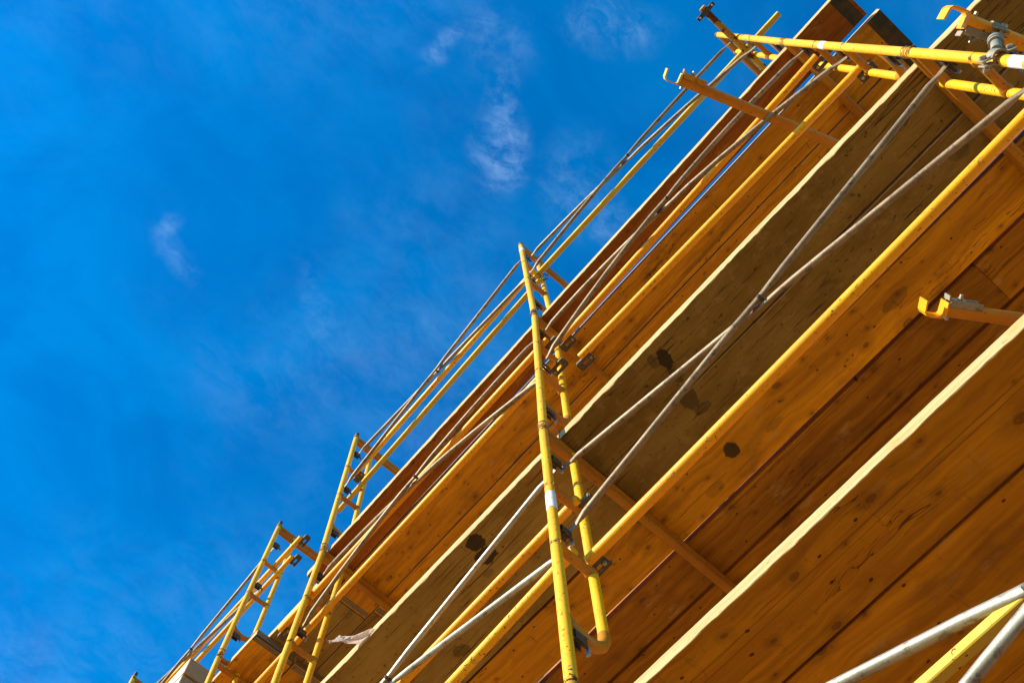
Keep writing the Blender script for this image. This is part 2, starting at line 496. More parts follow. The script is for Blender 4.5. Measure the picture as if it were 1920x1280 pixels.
def dup(root, loc, label):
    r = root.copy(); COL.objects.link(r); r.location = loc; r['label'] = label
    for ch in list(root.children):
        c = ch.copy(); COL.objects.link(c); c.parent = r
        for g in ch.children:
            d = g.copy(); COL.objects.link(d); d.parent = c
    return r


def tube(bm, pts, rad, seg=14, cap=True, mat=0):
    """sweep along points; rad: number, or one (a, b) per point (a along the first normal)"""
    pts = [Vector(p) for p in pts]
    n = len(pts)
    tans = []
    for i in range(n):
        t = (pts[min(i + 1, n - 1)] - pts[max(i - 1, 0)]).normalized()
        tans.append(t)
    ref = Vector((0, 0, 1)) if abs(tans[0].z) < 0.9 else Vector((1, 0, 0))
    nrm = (ref - tans[0] * ref.dot(tans[0])).normalized()
    rings = []
    for i in range(n):
        nrm = (nrm - tans[i] * nrm.dot(tans[i])).normalized()
        bi = tans[i].cross(nrm)
        a, b_ = rad[i] if isinstance(rad, (list, tuple)) else (rad, rad)
        rings.append([bm.verts.new(pts[i] + nrm * (a * math.cos(2 * math.pi * j / seg)) + bi * (b_ * math.sin(2 * math.pi * j / seg))) for j in range(seg)])
    for i in range(n - 1):
        for j in range(seg):
            f = bm.faces.new((rings[i][j], rings[i][(j + 1) % seg], rings[i + 1][(j + 1) % seg], rings[i + 1][j]))
            f.material_index = mat
    if cap:
        for rg in (rings[0][::-1], rings[-1]):
            f = bm.faces.new(rg); f.material_index = mat
    return rings


def box(bm, cx, cy, cz, sx, sy, sz, bev=0.0, M=None, mat=0):
    r = bmesh.ops.create_cube(bm, size=1.0)
    vs = r['verts']
    for v in vs:
        v.co = Vector((v.co.x * sx, v.co.y * sy, v.co.z * sz))
    fs = set(f for v in vs for f in v.link_faces)
    for f in fs: f.material_index = mat
    es = list(set(e for v in vs for e in v.link_edges))
    if bev:
        rr = bmesh.ops.bevel(bm, geom=es, offset=bev, segments=1, affect='EDGES', clamp_overlap=True)
        vs = list({v for f in rr['faces'] for v in f.verts} | {v for v in vs if v.is_valid})
    for v in vs:
        v.co = v.co + Vector((cx, cy, cz))
        if M: v.co = M @ v.co


def strap(bm, path, width, thick, axis, M=None):
    """flat bar bent along a path; axis is the direction of its width"""
    ax = Vector(axis).normalized()
    path = [Vector(p) for p in path]
    rows = []
    for i, p in enumerate(path):
        t = Vector((0, 0, 0))
        if i > 0: t += (path[i] - path[i - 1]).normalized()
        if i < len(path) - 1: t += (path[i + 1] - path[i]).normalized()
        t.normalize()
        nn = ax.cross(t).normalized()
        co = 1.0
        if 0 < i < len(path) - 1:
            c_ = (path[i] - path[i - 1]).normalized().dot((path[i + 1] - path[i]).normalized())
            co = 1.0 / max(0.5, math.sqrt((1 + c_) / 2))
        q_ = [p + ax * (width / 2 * a) + nn * (thick / 2 * co * b_) for a, b_ in ((-1, -1), (1, -1), (1, 1), (-1, 1))]
        if M: q_ = [M @ x for x in q_]
        rows.append([bm.verts.new(x) for x in q_])
    for a, b_ in zip(rows, rows[1:]):
        for j in range(4):
            bm.faces.new((a[j], a[(j + 1) % 4], b_[(j + 1) % 4], b_[j]))
    bm.faces.new(rows[0][::-1]); bm.faces.new(rows[-1])


def bolt(bm, p, d, r=0.007, ln=0.02):
    d = Vector(d).normalized()
    p = Vector(p)
    tube(bm, [p, p + d * ln], r, 6)
    tube(bm, [p + d * ln * 0.9, p + d * ln * 1.9], r * 0.55, 8)


# ------------------------------------------------------------------ ground, with added road and wall
def struct(name, bm, mat):
    o = link(name, bm, mat, smooth=False)
    o['kind'] = 'structure'
    return o

bm = bmesh.new()
v = [bm.verts.new(p) for p in ((-600, -600, 0), (600, -600, 0), (600, 600, 0), (-600, 600, 0))]
bm.faces.new(v)
struct('ground', bm, M_GROUND)

mt, k, b = new_mat('added_road_asphalt')
_, c, r = obj_coord(k, 0)
k.put(b.inputs['Base Color'], k.mix(k.noise(c, 40, 5), (0.055, 0.052, 0.05), (0.035, 0.034, 0.033)))
b.inputs['Roughness'].default_value = 0.9
bm = bmesh.new()
v = [bm.verts.new(p) for p in ((2.4, -300, 0.004), (9.4, -300, 0.004), (9.4, 300, 0.004), (2.4, 300, 0.004))]
bm.faces.new(v)
struct('added_dark_road', bm, mt)  # unseen dark strip, added so less light bounces up on the right

H = 1.905
LV = [2.0 + H * i for i in range(5)]            # joint heights
BAYX = {'mid': 0.0, 'left': -2.14, 'far': -3.235, 'last': -5.3, 'right': 2.181}
W = 1.524

WALL = True  # unseen wall, added so warm light bounces under the decks
if WALL:
    bm = bmesh.new()
    box(bm, -13.9, 2.05, 4.55, 32, 0.4, 9.1)
    tag(link('added_bounce_wall', bm, M_RENDER, smooth=False), 'unseen brown brick wall added behind the scaffold for warm bounce', 'wall')

# ------------------------------------------------------------------ scaffold frames
def build_frame():
    root = thing('scaffold_section', (0, 0, 0), '', 'scaffold frame', 'yellow scaffold frames')
    R = 0.0205
    def P(name, pts, r=R, mat=M_POST, seg=16):
        bm = bmesh.new(); tube(bm, pts, r, seg); return link(name, bm, mat, root)
    def vert(y):
        return [(0, y, z) for z in (0.072, 0.3, 0.6, 0.9, 1.2, 1.5, 1.8, H + 0.068)]
    for y, s in ((0.0, 1), (W, -1)):
        P('post', vert(y))
        # coupling ring at the joint and the sleeve pin inside it
        bm = bmesh.new()
        tube(bm, [(0, y, H + 0.055), (0, y, H + 0.066)], R + 0.0025, 16)
        link('coupling_ring', bm, M_RUSTY, root)
        bm = bmesh.new()
        tube(bm, [(0, y, 0.076), (0, y, 0.082)], R + 0.0018, 16)
        link('coupling_ring', bm, M_RUSTY, root)
        P('coupling_pin', [(0, y, H + 0.02), (0, y, H + 0.128), (0, y, H + 0.135)], [(0.0165, 0.0165), (0.0165, 0.0165), (0.010, 0.010)], M_DARK)
        a = 0.175
        P('inner_strut', [(0, y + s * a, zz) for zz in (H + 0.03, H - 0.3, H - 0.7, H - 1.1, H - 1.415)], 0.0190)
        P('bend', [(0, y + s * yy, zz) for yy, zz in ((a, H - 1.405), (a - 0.003, H - 1.445), (a - 0.016, H - 1.482), (a - 0.040, H - 1.510), (a - 0.075, H - 1.522), (0.065, H - 1.520), (0.03, H - 1.505), (0.0, H - 1.480))], 0.0205, M_HEAD)  # brown of the unlit bend is put into its colour
        for zz in (H - 0.545, H - 1.025):
            g_ = [0.0, 0.019, 0.024, 0.030, 0.05, a - 0.05, a - 0.030, a - 0.024, a - 0.018, a]
            rw = [0.025, 0.0255, 0.0235, 0.0188, 0.0182, 0.0182, 0.0188, 0.0225, 0.0245, 0.024]
            P('rung', [(0, y + s * t_, zz) for t_ in g_], [(x_, x_) for x_ in rw], M_HEAD)
        for zz in (H - 0.235, H - 0.875, H - 1.56):
            bm = bmesh.new()
            tube(bm, [(0, y + s * 0.01, zz), (0, y + s * 0.088, zz)], 0.0065, 8)
            for xx in (-0.015, 0.015):
                box(bm, xx, y + s * 0.047, zz, 0.004, 0.052, 0.040, 0.001)
            box(bm, 0, y + s * 0.0235, zz, 0.034, 0.005, 0.040, 0.001)
            lk = link('brace_lock', bm, M_DARK, root)
            bm = bmesh.new()
            box(bm, 0.0, y + s * 0.090, zz - 0.018, 0.014, 0.008, 0.040, 0.001)
            link('latch', bm, M_BRIGHT, lk)
    for zz in (H + 0.045, H - 0.026):
        P('header_tube', [(0, yy, zz) for yy in (0, 0.3, 0.6, 0.9, 1.2, W)], 0.0205, M_HEAD)
    return root

JO = {('mid', 4): (-.011, -.040), ('mid', 3): (.003, .011), ('mid', 2): (.004, -.017), ('mid', 1): (.025, -.03),
      ('left', 4): (-2.143, -.004), ('left', 3): (-2.139, .03), ('far', 4): (-3.225, .011), ('far', 3): (-3.249, -.003),
      ('right', 4): (2.183, -.006), ('right', 3): (2.18, .006), ('right', 2): (2.184, .006), ('last', 4): (-5.3, -.05), ('last', 3): (-5.3, -.03)}

def joint(st, lv):
    x, y = JO.get((st, lv), (BAYX[st], 0.0))
    return Vector((x, y, 2.0 + H * lv))

FL = {('mid', 4): 'topmost frame of the central post, small, with a wire loop hanging by its rungs',
      ('mid', 3): 'central yellow frame just under the highest deck, below the topmost one',
      ('mid', 2): 'largest central yellow ladder frame with white tape on its post, nearest the viewer',
      ('left', 4): 'top frame left of centre standing against blue sky, three rungs clear of the planks',
      ('left', 3): 'frame left of centre reaching the bottom edge, carrying the laps of the upper deck',
      ('far', 4): 'small top frame with hooked rail ends, second from the left end of the run',
      ('far', 3): 'small frame at the bottom edge beside the pale timber beams',
      ('right', 4): 'topmost frame at upper right, seen nearly end on with rusty tube across it',
      ('right', 3): 'middle frame at upper right carrying two rail brackets and white tape',
      ('right', 2): 'nearest frame at the right edge, with a swivel clamp gripping its post',
      ('last', 4): 'farthest frame at lower left, only its dark post tip showing above the edge'}
first = None
FR = {}
for st in ('mid', 'left', 'far', 'right', 'last'):
    for lv in (4, 3, 2, 1, 0):
        lab = FL.get((st, lv)) or 'yellow scaffold frame of the %s stack, %s' % ({'mid': 'central', 'left': 'left of centre', 'far': 'far left', 'last': 'farthest left', 'right': 'right-hand'}[st], {0: 'standing on the ground', 1: 'second lift above the ground', 2: 'third lift above the ground', 3: 'fourth lift above the ground'}[lv])
        lo = joint(st, lv - 1)
        if first is None:
            f = first = build_frame()
            f.location = lo; f['label'] = lab
        else:
            f = dup(first, lo, lab)
        if (st, lv) not in FL:
            f['group'] = 'lower scaffold frames under the view'
        dv = joint(st, lv) - lo
        f.rotation_euler = (-math.atan2(dv.y, dv.z), math.atan2(dv.x, dv.z), 0)
        FR[(st, lv)] = f

FR[('mid', 4)].location.z += 0.07

def tape(st, lv, z0, z1):
    bm = bmesh.new()
    seg = 20; n = 6
    rg = []
    for i in range(n + 1):
        row = []
        for j in range(seg):
            t = i / n
            z = z0 + (z1 - z0) * t
            if i in (0, n): z += (random.random() - 0.5) * 0.022
            a = 2 * math.pi * j / seg
            row.append(bm.verts.new((0.0214 * math.cos(a), 0.0214 * math.sin(a), z)))
        rg.append(row)
    for i in range(n):
        for j in range(seg):
            bm.faces.new((rg[i][j], rg[i][(j + 1) % seg], rg[i + 1][(j + 1) % seg], rg[i + 1][j]))
    o = link('tape_band', bm, M_TAPE, FR[(st, lv)])
    o['label'] = 'worn white tape round the post'

tape('mid', 2, 5.052 - LV[1], 5.195 - LV[1])
tape('right', 3, 6.985 - LV[2], 7.075 - LV[2])
tape('right', 2, 4.88 - LV[1], 4.985 - LV[1])
tape('mid', 4, H - 0.17, H - 0.08)

# ------------------------------------------------------------------ planks
def plank(x0, x1, y0, y1, z, th, mat, label, rough=0.0, edge=M_EDGE, cleat=None, endpaint=None, group=None, tilt=0.0, chew=0.0, yaw=0.0):
    """z: underside. Built in its own plane, origin at the middle of its underside."""
    cx, cy = (x0 + x1) / 2, (y0 + y1) / 2
    bm = bmesh.new()
    n = max(8, int((x1 - x0) / (0.02 if rough > 0.002 else 0.05)))
    rows = []
    sd_ = random.random() * 100
    def nz(x, s, q_):
        return mnoise.noise(Vector((x * s + sd_, q_, sd_)))
    hw = (y1 - y0) / 2
    for i in range(n + 1):
        x = -(x1 - x0) / 2 + (x1 - x0) * i / n
        f1 = rough * (nz(x, 9, 0) * 0.7 + nz(x, 31, 3) * 0.5 + nz(x, 70, 4) * 0.35)
        f2 = rough * (nz(x, 8, 6) * 0.6 + nz(x, 40, 9) * 0.4)
        wv = 0.0015 * nz(x, 1.2, 12)
        ck = -chew * max(0.0, nz(x, 14, 20) - 0.25) * 2.0
        bz = 0.0012 * nz(x, 2.0, 15)
        prof = [(-hw + wv + f1 - ck * 0.6, 0.0015 + bz - ck * 0.5), (-hw + wv + f1 * 0.6 + 0.0022 - ck, bz),
                (hw - 0.002 + wv, bz), (hw + wv, 0.002 + bz), (hw + wv, th - 0.002 + bz), (hw - 0.002 + wv, th + bz),
                (-hw + 0.002 + wv + f2 * 0.5, th + bz), (-hw + wv + f2 * 0.5, th - 0.002 + bz), (-hw + wv + (f1 + f2) * 0.4 - 0.001, th * 0.45 + f2 + bz)]
        rows.append([bm.verts.new((x, y, zz)) for y, zz in prof])
    kk = len(rows[0])
    for i in range(n):
        for j in range(kk):
            f = bm.faces.new((rows[i][j], rows[i + 1][j], rows[i + 1][(j + 1) % kk], rows[i][(j + 1) % kk]))
            f.material_index = 1 if j in (0, 7, 8) else (3 if j in (4, 5, 6) else 0)
            if j == 1 and endpaint:
                xm = (rows[i][j].co.x + rows[i + 1][j].co.x) / 2
                if (x1 - x0) / 2 - endpaint - 0.025 < xm < (x1 - x0) / 2 - 0.025: f.material_index = 2
    f = bm.faces.new(rows[0]); f.material_index = 1
    f = bm.faces.new(rows[-1][::-1]); f.material_index = 1
    o = link('scaffold_plank', bm, [mat, edge, M_ENDPAINT, M_TOP], smooth=False)
    o.location = (cx, cy, z)
    o.rotation_euler = (0, tilt, yaw)
    tag(o, label, 'plank', group or 'scaffold planks')
    for sgn in (cleat or ()):
        # nailed steel strip across the end
        bm = bmesh.new()
        xe = sgn * ((x1 - x0) / 2 - 0.028)
        box(bm, xe, 0, -0.0015, 0.036, (y1 - y0) * 0.96, 0.002, 0.0)
        box(bm, sgn * ((x1 - x0) / 2 + 0.0012), 0, th / 2, 0.002, (y1 - y0) * 0.96, th * 0.9)
        cl_ = link('end_strip', bm, M_CLEAT, o, smooth=False)
        bm = bmesh.new()
        nn = max(6, int((y1 - y0) / 0.016))
        for i in range(nn):
            yy = -(y1 - y0) * 0.46 + (y1 - y0) * 0.92 * (i + 0.5) / nn
            for xx in (-0.009, 0.009):
                bmesh.ops.create_cone(bm, cap_ends=True, segments=6, radius1=0.0048, radius2=0.003, depth=0.0025,
                                      matrix=Matrix.Translation((xe + xx, yy, -0.0035)))
        nl = link('nail_heads', bm, M_BRIGHT, cl_, smooth=False)
        nl['kind'] = 'stuff'
    return o

mt, k, b = new_mat('grimy_strip')
_, c, r = obj_coord(k)
k.put(b.inputs['Base Color'], k.mix(k.noise(c, 40, 4), (0.12, 0.09, 0.05), (0.22, 0.16, 0.08)))
b.inputs['Roughness'].default_value = 0.7
M_CLEAT = mt

def zd(lv): return LV[lv] + 0.0705

# lowest deck (largest in view)
TH = 0.046
XA1, XB1 = -4.4, 4.6
plank(XA1, XB1, 0.112, 0.391, zd(1), TH, M_WOOD, 'front plank of the lowest deck with pale sunlit edge, largest in view', 0.0030, chew=0.003)
plank(XA1, XB1, 0.401, 0.722, zd(1), TH, M_WOOD, 'second plank of the lowest deck, behind its front plank at lower right', edge=M_WOOD_DIRT_SHADE)  # dark edge colour stands in for the shade inside the seam
plank(XA1, XB1, 0.7245, 1.06, zd(1), TH, M_WOOD, 'third plank of the lowest deck, in the lower right corner behind the grey braces', edge=M_WOOD_DIRT_SHADE)
plank(XA1, XB1, 1.072, 1.45, zd(1), TH, M_WOOD, 'innermost plank of the lowest deck beside the wall')

# middle deck: two grey scratched boards in front, orange ones behind
M_P1 = panel_mat('scratched_grey_board_right', [(0.600 - 1.51, 0.165 - 0.204, 0.030, 0.050, 0.25, 0.92), (0.555 - 1.51, 0.135 - 0.204, 0.020, 0.035, 0.4, 0.45), (0.575 - 1.51, 0.255 - 0.204, 0.022, 0.045, 0.1, 0.62)])
M_P2 = panel_mat('scratched_grey_board_back', [(0.535 - 1.51, 0.375 - 0.463, 0.042, 0.055, 0.1, 0.62), (0.545 - 1.51, 0.45 - 0.463, 0.045, 0.024, 0.0, 0.5), (2.05 - 1.51, 0.45 - 0.463, 0.05, 0.03, 0.2, 0.35)])
M_P3 = panel_mat('scratched_grey_board_left', [(-0.622 + 1.59, 0.125 - 0.204, 0.048, 0.042, 0.2, 0.92), (-0.64 + 1.59, 0.205 - 0.204, 0.06, 0.042, 0.1, 0.92), (-0.70 + 1.59, 0.275 - 0.204, 0.03, 0.02, 0.1, 0.35)], 1.4)
M_P4 = panel_mat('scratched_grey_board_back_left', [(-1.1 + 1.59, 0.45 - 0.463, 0.05, 0.03, 0.3, 0.5)], 1.35)
TH2 = 0.060
plank(0.020, 3.0, 0.070, 0.338, zd(2), TH2, M_P1, 'front grey scratched board of the middle deck right of the central post, dark round stain', 0.0042, chew=0.006)
plank(0.020, 3.0, 0.3475, 0.585, zd(2) - 0.004, TH2, M_P2, 'back grey scratched board of the middle deck, between its front board and the orange ones', 0.004, tilt=0.0030, yaw=0.0034)
plank(-3.2, 0.014, 0.070, 0.338, zd(2), TH2, M_P3, 'front grey scratched board left of the central post with torn film on its edge', 0.0042, chew=0.006)
plank(-3.2, 0.014, 0.3435, 0.583, zd(2), TH2, M_P4, 'back grey scratched board left of the central post under two yellow rails', 0.004)
M_WOOD_STAIN = wood_mat('orange_board_with_stain', (0.75, 0.325, 0.002), (0.62, 0.240, 0.002), stains=[(0.086, -0.033, 0.036, 0.042, 0, 0.9), (0.30, 0.02, 0.05, 0.02, 0, 0.3), (-0.10, 0.05, 0.05, 0.03, 0, 0.25), (1.05, 0.0, 0.07, 0.03, 0, 0.4)])
M_WOOD_RED = wood_mat('red_brown_varnished_board', (0.44, 0.135, 0.003), (0.33, 0.090, 0.002), 1.0, 1.0, 0.7)
plank(-3.4, 4.2, 0.600, 0.847, zd(2), TH2, M_WOOD_STAIN, 'orange plank with a round dark patch, next to the grey boards of the middle deck', yaw=0.0042, edge=M_WOOD_DIRT_SHADE)  # dark edge colour carries the shade of the gap
plank(-3.4, 1.778, 0.870, 1.100, zd(2) - 0.004, TH2, M_WOOD_DIRT_SHADE, 'dark knotty plank of the middle deck just above the lowest deck edge', edge=M_WOOD_DIRT_SHADE)  # darker tone includes the shade of the deck below
plank(1.780, 4.2, 0.871, 1.102, zd(2) - 0.003, TH2, M_WOOD_DIRT_SHADE, 'short dark plank butting the knotty one by the yellow hook at right', edge=M_WOOD_DIRT_SHADE)
plank(-3.4, 4.2, 1.119, 1.44, zd(2) - 0.002, TH2, M_WOOD_DIRT_SHADE, 'innermost plank of the middle deck beside the wall', edge=M_WOOD_DIRT_SHADE)

# upper deck
TH3 = 0.058
plank(-2.365, 2.60, 0.050, 0.262, zd(3), TH3, M_WOOD_RED, 'front plank of the highest deck whose sunlit edge meets the sky', 0.003, yaw=-0.006, endpaint=0.085, cleat=(-1,), chew=0.008)
plank(-2.365, 2.665, 0.284, 0.572, zd(3), TH3, M_WOOD, 'second plank of the highest deck with dark painted end, beside the sky slit', endpaint=0.085, cleat=(-1,))
plank(-2.28, 2.665, 0.580, 0.86, zd(3), TH3, M_WOOD, 'third plank of the highest deck, partly behind the middle deck', endpaint=0.085, cleat=(-1,))
plank(-2.28, 2.665, 0.868, 1.15, zd(3), TH3, M_WOOD, 'inner plank of the highest deck hidden behind the middle deck')
plank(-5.2, -2.374, 0.165, 0.455, zd(3), TH3, M_P4, 'grey lapped plank continuing the highest deck left of its end strips', 0.002)
plank(-5.2, -2.374, 0.462, 0.574, zd(3), TH3, M_P4, 'grey lapped plank behind the torn film at the left part of the highest deck', 0.002)
plank(-5.2, -2.288, 0.582, 0.86, zd(3), TH3, M_P4, 'inner grey lapped plank at the left part of the highest deck, mostly hidden', 0.002)
plank(-3.42, -2.905, 0.070, 0.40, zd(3) - 0.059, TH3, M_WOOD, 'short orange plank end with black edge at lower left, under the grey lap', 0.002, cleat=(1,), endpaint=0.02)
plank(-3.42, -2.920, 0.410, 0.72, zd(3) - 0.059, TH3, M_WOOD, 'short orange plank end behind the left ladder frame at the bottom edge', 0.002, cleat=(1,), endpaint=0.02)

# pale beams at the far left
def beam(x0, x1, y0, y1, z0, z1, label):
    bm = bmesh.new()
    box(bm, 0, 0, 0, x1 - x0, y1 - y0, z1 - z0, 0.006)
    for f in bm.faces:
        f.material_index = 1 if abs(f.normal.x) > 0.7 or f.normal.z < -0.7 else 0  # end and underside browner: their shade is in the colour
    o = link('timber_beam', bm, [M_PALE, M_SHADED_TIMBER], smooth=False)
    o.location = ((x0 + x1) / 2, (y0 + y1) / 2, (z0 + z1) / 2)
    return tag(o, label, 'beam', 'pale timber beams at lower left')
beam(-6.4, -3.55, -0.103, 0.30, 7.832, 8.005, 'upper pale timber beam of the stack at the bottom left, below the rails')
beam(-6.4, -3.565, -0.100, 0.29, 7.655, 7.826, 'lower pale timber beam of the stack at the bottom left edge')

# ------------------------------------------------------------------ guard rails
def rail(p0, p1, label, r=0.0205, mat=None, ends=(1, 1), flat=False, sag=0.003):
    p0, p1 = Vector(p0), Vector(p1)
    d = (p1 - p0)
    ln = d.length
    root = thing('guard_rail', p0, label, 'guard rail', 'yellow guard rails')
    root.rotation_euler = d.to_track_quat('X', 'Z').to_euler()
    bm = bmesh.new()
    if flat:
        # square bar with softened corners
        rows = []
        s = r
        for i in range(13):
            x = ln * i / 12
            rows.append([bm.verts.new((x, y, z + sag * math.sin(3.1 * i / 12))) for y, z in
                         ((-s, -s * .8), (-s * .8, -s), (s * .8, -s), (s, -s * .8), (s, s * .8), (s * .8, s), (-s * .8, s), (-s, s * .8))])
        for a, c_ in zip(rows, rows[1:]):
            for j in range(8):
                bm.faces.new((a[j], a[(j + 1) % 8], c_[(j + 1) % 8], c_[j]))
        bm.faces.new(rows[0][::-1]); bm.faces.new(rows[-1])
    else:
        tube(bm, [(ln * i / 12, sag * math.sin(2.2 * i / 12 + 1) , -sag * math.sin(math.pi * i / 12)) for i in range(13)], r, 18)
    link('rail_tube', bm, mat or M_RAIL, root, smooth=not flat)
    for e, xx in ((0, -0.012), (1, ln + 0.012)):
        if not ends[e]: continue
        s = -1 if e == 0 else 1
        bm = bmesh.new()
        # slotted channel beside the end of the tube that hooks over a rung
        c0, y0, z0 = xx - s * 0.018, r + 0.018, -0.014
        box(bm, c0, y0 - 0.0145, z0, 0.096, 0.015, 0.005, 0.001)
        box(bm, c0, y0 + 0.0145, z0, 0.096, 0.015, 0.005, 0.001)
        box(bm, c0 - 0.034, y0, z0, 0.028, 0.014, 0.005)
        box(bm, c0 + 0.034, y0, z0, 0.028, 0.014, 0.005)
        box(bm, c0, y0 - 0.0242, z0 + 0.011, 0.096, 0.004, 0.028, 0.001)
        box(bm, c0, y0 + 0.0242, z0 + 0.011, 0.096, 0.004, 0.028, 0.001)
        box(bm, c0 + s * 0.050, y0, z0 + 0.010, 0.004, 0.044, 0.026, 0.001)
        br = link('end_bracket', bm, M_BRKT, root, smooth=False)
        bm = bmesh.new()
        bolt(bm, (c0 - s * 0.034, y0, z0 - 0.001), (0, 0, -1), 0.009, 0.010)
        link('bolt', bm, M_BRIGHT, br)
    return root

def Z(lv, d): return LV[lv] + d
rail((0.115, 0.100, Z(3, -.50)), (2.150, 0.062, Z(3, -.50)), 'upper round rail under the highest deck, right of the central post')
rail((0.200, 0.108, Z(3, -1.0)), (2.180, 0.136, Z(3, -1.0)), 'lower round rail under the highest deck, right of the central post')
rail((-2.47, 0.058, Z(3, -.46)), (0.05, 0.048, Z(3, -.46)), 'upper round rail under the highest deck, left of the central post')
rail((-2.75, 0.098, Z(3, -.80)), (0.05, 0.078, Z(3, -.80)), 'lower round rail under the highest deck, left of the central post', ends=(0, 1))
rail((0.035, 0.110, Z(2, -1.0)), (2.30, 0.087, Z(2, -1.0)), 'thickest orange-yellow rail crossing the middle deck from the central frame to the right edge', r=0.0225, ends=(1, 0))
rail((-2.3, 0.125, Z(2, -.54)), (0.045, 0.100, Z(2, -.54)), 'upper rail below the middle deck, left of the central post at the bottom', ends=(0, 1))
rail((-2.3, 0.145, Z(2, -.96)), (0.02, 0.064, Z(2, -.96)), 'lower rusty rail below the middle deck, left of the central post at the bottom', mat=M_RAIL2, ends=(0, 0))
rail((-0.10, 0.078, Z(4, -.62)), (2.475, 0.098, Z(4, -.62)), 'square yellow bar against the sky, its free end poking past the right frame', r=0.019, mat=M_BAR, flat=True, ends=(0, 0))
rail((-2.14, 0.082, Z(4, -.55)), (0.02, 0.050, Z(4, -.55)), 'round rail in the sky left of the central post, next to the braces', mat=M_RAIL2, ends=(1, 0))
rail((-2.40, 0.150, Z(4, -.72)), (0.02, 0.098, Z(4, -.72)), 'square yellow bar in the sky left of the central post, below the round rail', r=0.018, mat=M_BAR, flat=True, ends=(0, 0))
rail((-5.30, 0.090, Z(4, -.52)), (-2.87, 0.110, Z(4, -.52)), 'hook-ended rail at lower left, the higher of a close pair', mat=M_RAIL2, ends=(0, 1))
rail((-5.30, 0.135, Z(4, -.62)), (-3.00, 0.145, Z(4, -.62)), 'lower of the close pair of rails at lower left', mat=M_RAIL2, ends=(0, 1))
rail((-0.1, 0.085, 3.225), (1.50, 0.085, 3.255), 'bright yellow bar between the two grey braces in the lower right corner', r=0.0135, mat=M_BAR, flat=True, ends=(0, 0))

# ------------------------------------------------------------------ cross braces
def brace(xa, xb, lv, label, ya=0.06, hi=(-.23, -.24), lo=(-.85, -.90), r=0.0135, bright=False, y=None, bow=0.0):
    root = thing('cross_brace', ((xa + xb) / 2, ya, LV[lv] - 0.58), label, 'cross brace', 'grey cross braces')
    o = root.location
    rr = random.Random(int(abs(xa * 100) + lv * 7))
    mid_pts = []
    for kx, (za, zb, yy) in enumerate(((hi[0], lo[1], 0.012), (lo[0], hi[1], -0.012))):
        yl, yr = y or (ya, ya)
        p = Vector((xa + 0.004, yl + yy, LV[lv] + za)); q_ = Vector((xb - 0.004, yr + yy, LV[lv] + zb))
        d = (q_ - p); ln = d.length; t = d / ln
        pts, rad = [], []
        ss = [0, 0.02, 0.05, 0.075, 0.11, 0.2, 0.4, 0.6, 0.8, ln / 2 - .14, ln / 2 - .06, ln / 2 - .025, ln / 2, ln / 2 + .025, ln / 2 + .06, ln / 2 + .14]
        ss = sorted(ss + [ln - x for x in ss[:9]])
        for s in ss:
            e = min(s, ln - s); mm = abs(s - ln / 2)
            fl = max(0.0, min(1.0, (0.10 - e) / 0.05)); fm = max(0.0, min(1.0, (0.10 - mm) / 0.07)) * 0.45
            fl = max(fl, fm)
            wob = 0.003 * math.sin(s * 2.3 + kx) + (rr.random() - .5) * 0.0015
            pts.append((p + t * s) + Vector((0, bow * 4 * (s / ln) * (1 - s / ln), wob if e > 0.1 else 0)) - o)
            rad.append((r * (1 + 0.28 * fl), r * (1 - 0.72 * fl)))
        bm = bmesh.new()
        tube(bm, pts, rad, 14)
        link('brace_tube', bm, M_BRIGHT if bright else M_GALV, root)
    bm = bmesh.new()
    c_ = Vector(((xa + xb) / 2, (sum(y) / 2 if y else ya) + bow, LV[lv] + (hi[0] + lo[0] + hi[1] + lo[1]) / 4)) - o
    tube(bm, [c_ + Vector((0, -.026, 0)), c_ + Vector((0, -.022, 0)), c_ + Vector((0, .024, 0))], [(0.004, 0.004), (0.0085, 0.0085), (0.0085, 0.0085)], 10)
    link('rivet', bm, M_DARK, root)
    return root

X = BAYX
brace(X['mid'], X['right'], 4, 'grey cross brace in the sky between the central and right top frames', hi=(-.17, -.24), lo=(-.78, -.92), y=(0.010, 0.06), bow=-0.030)
brace(X['mid'], X['right'], 3, 'grey cross brace in front of the highest deck, right of the central post', hi=(-.215, -.24), lo=(-.81, -.92), y=(0.045, 0.06), bow=-0.062)
brace(X['mid'], X['right'], 2, 'long grey cross brace in front of the scratched middle deck boards')
brace(X['mid'], X['right'], 1, 'thick grey cross brace in the lower right corner, nearest the viewer', hi=(-.27, -.44), lo=(-1.00, -1.05), bright=True)
brace(X['left'], X['mid'], 4, 'grey cross brace in the sky left of the central post', hi=(-.24, -.17), lo=(-.90, -.78), y=(0.035, -0.005))
brace(X['left'], X['mid'], 3, 'grey cross brace in front of the highest deck, left of the central post', bow=-0.045)
brace(X['left'], X['mid'], 2, 'silvery cross brace at the bottom edge left of the central post', bright=True)
brace(X['last'], X['far'], 4, 'thin cross brace at the lower left end against the sky')
brace(X['last'], X['far'], 3, 'lower thin cross brace at the bottom left edge')

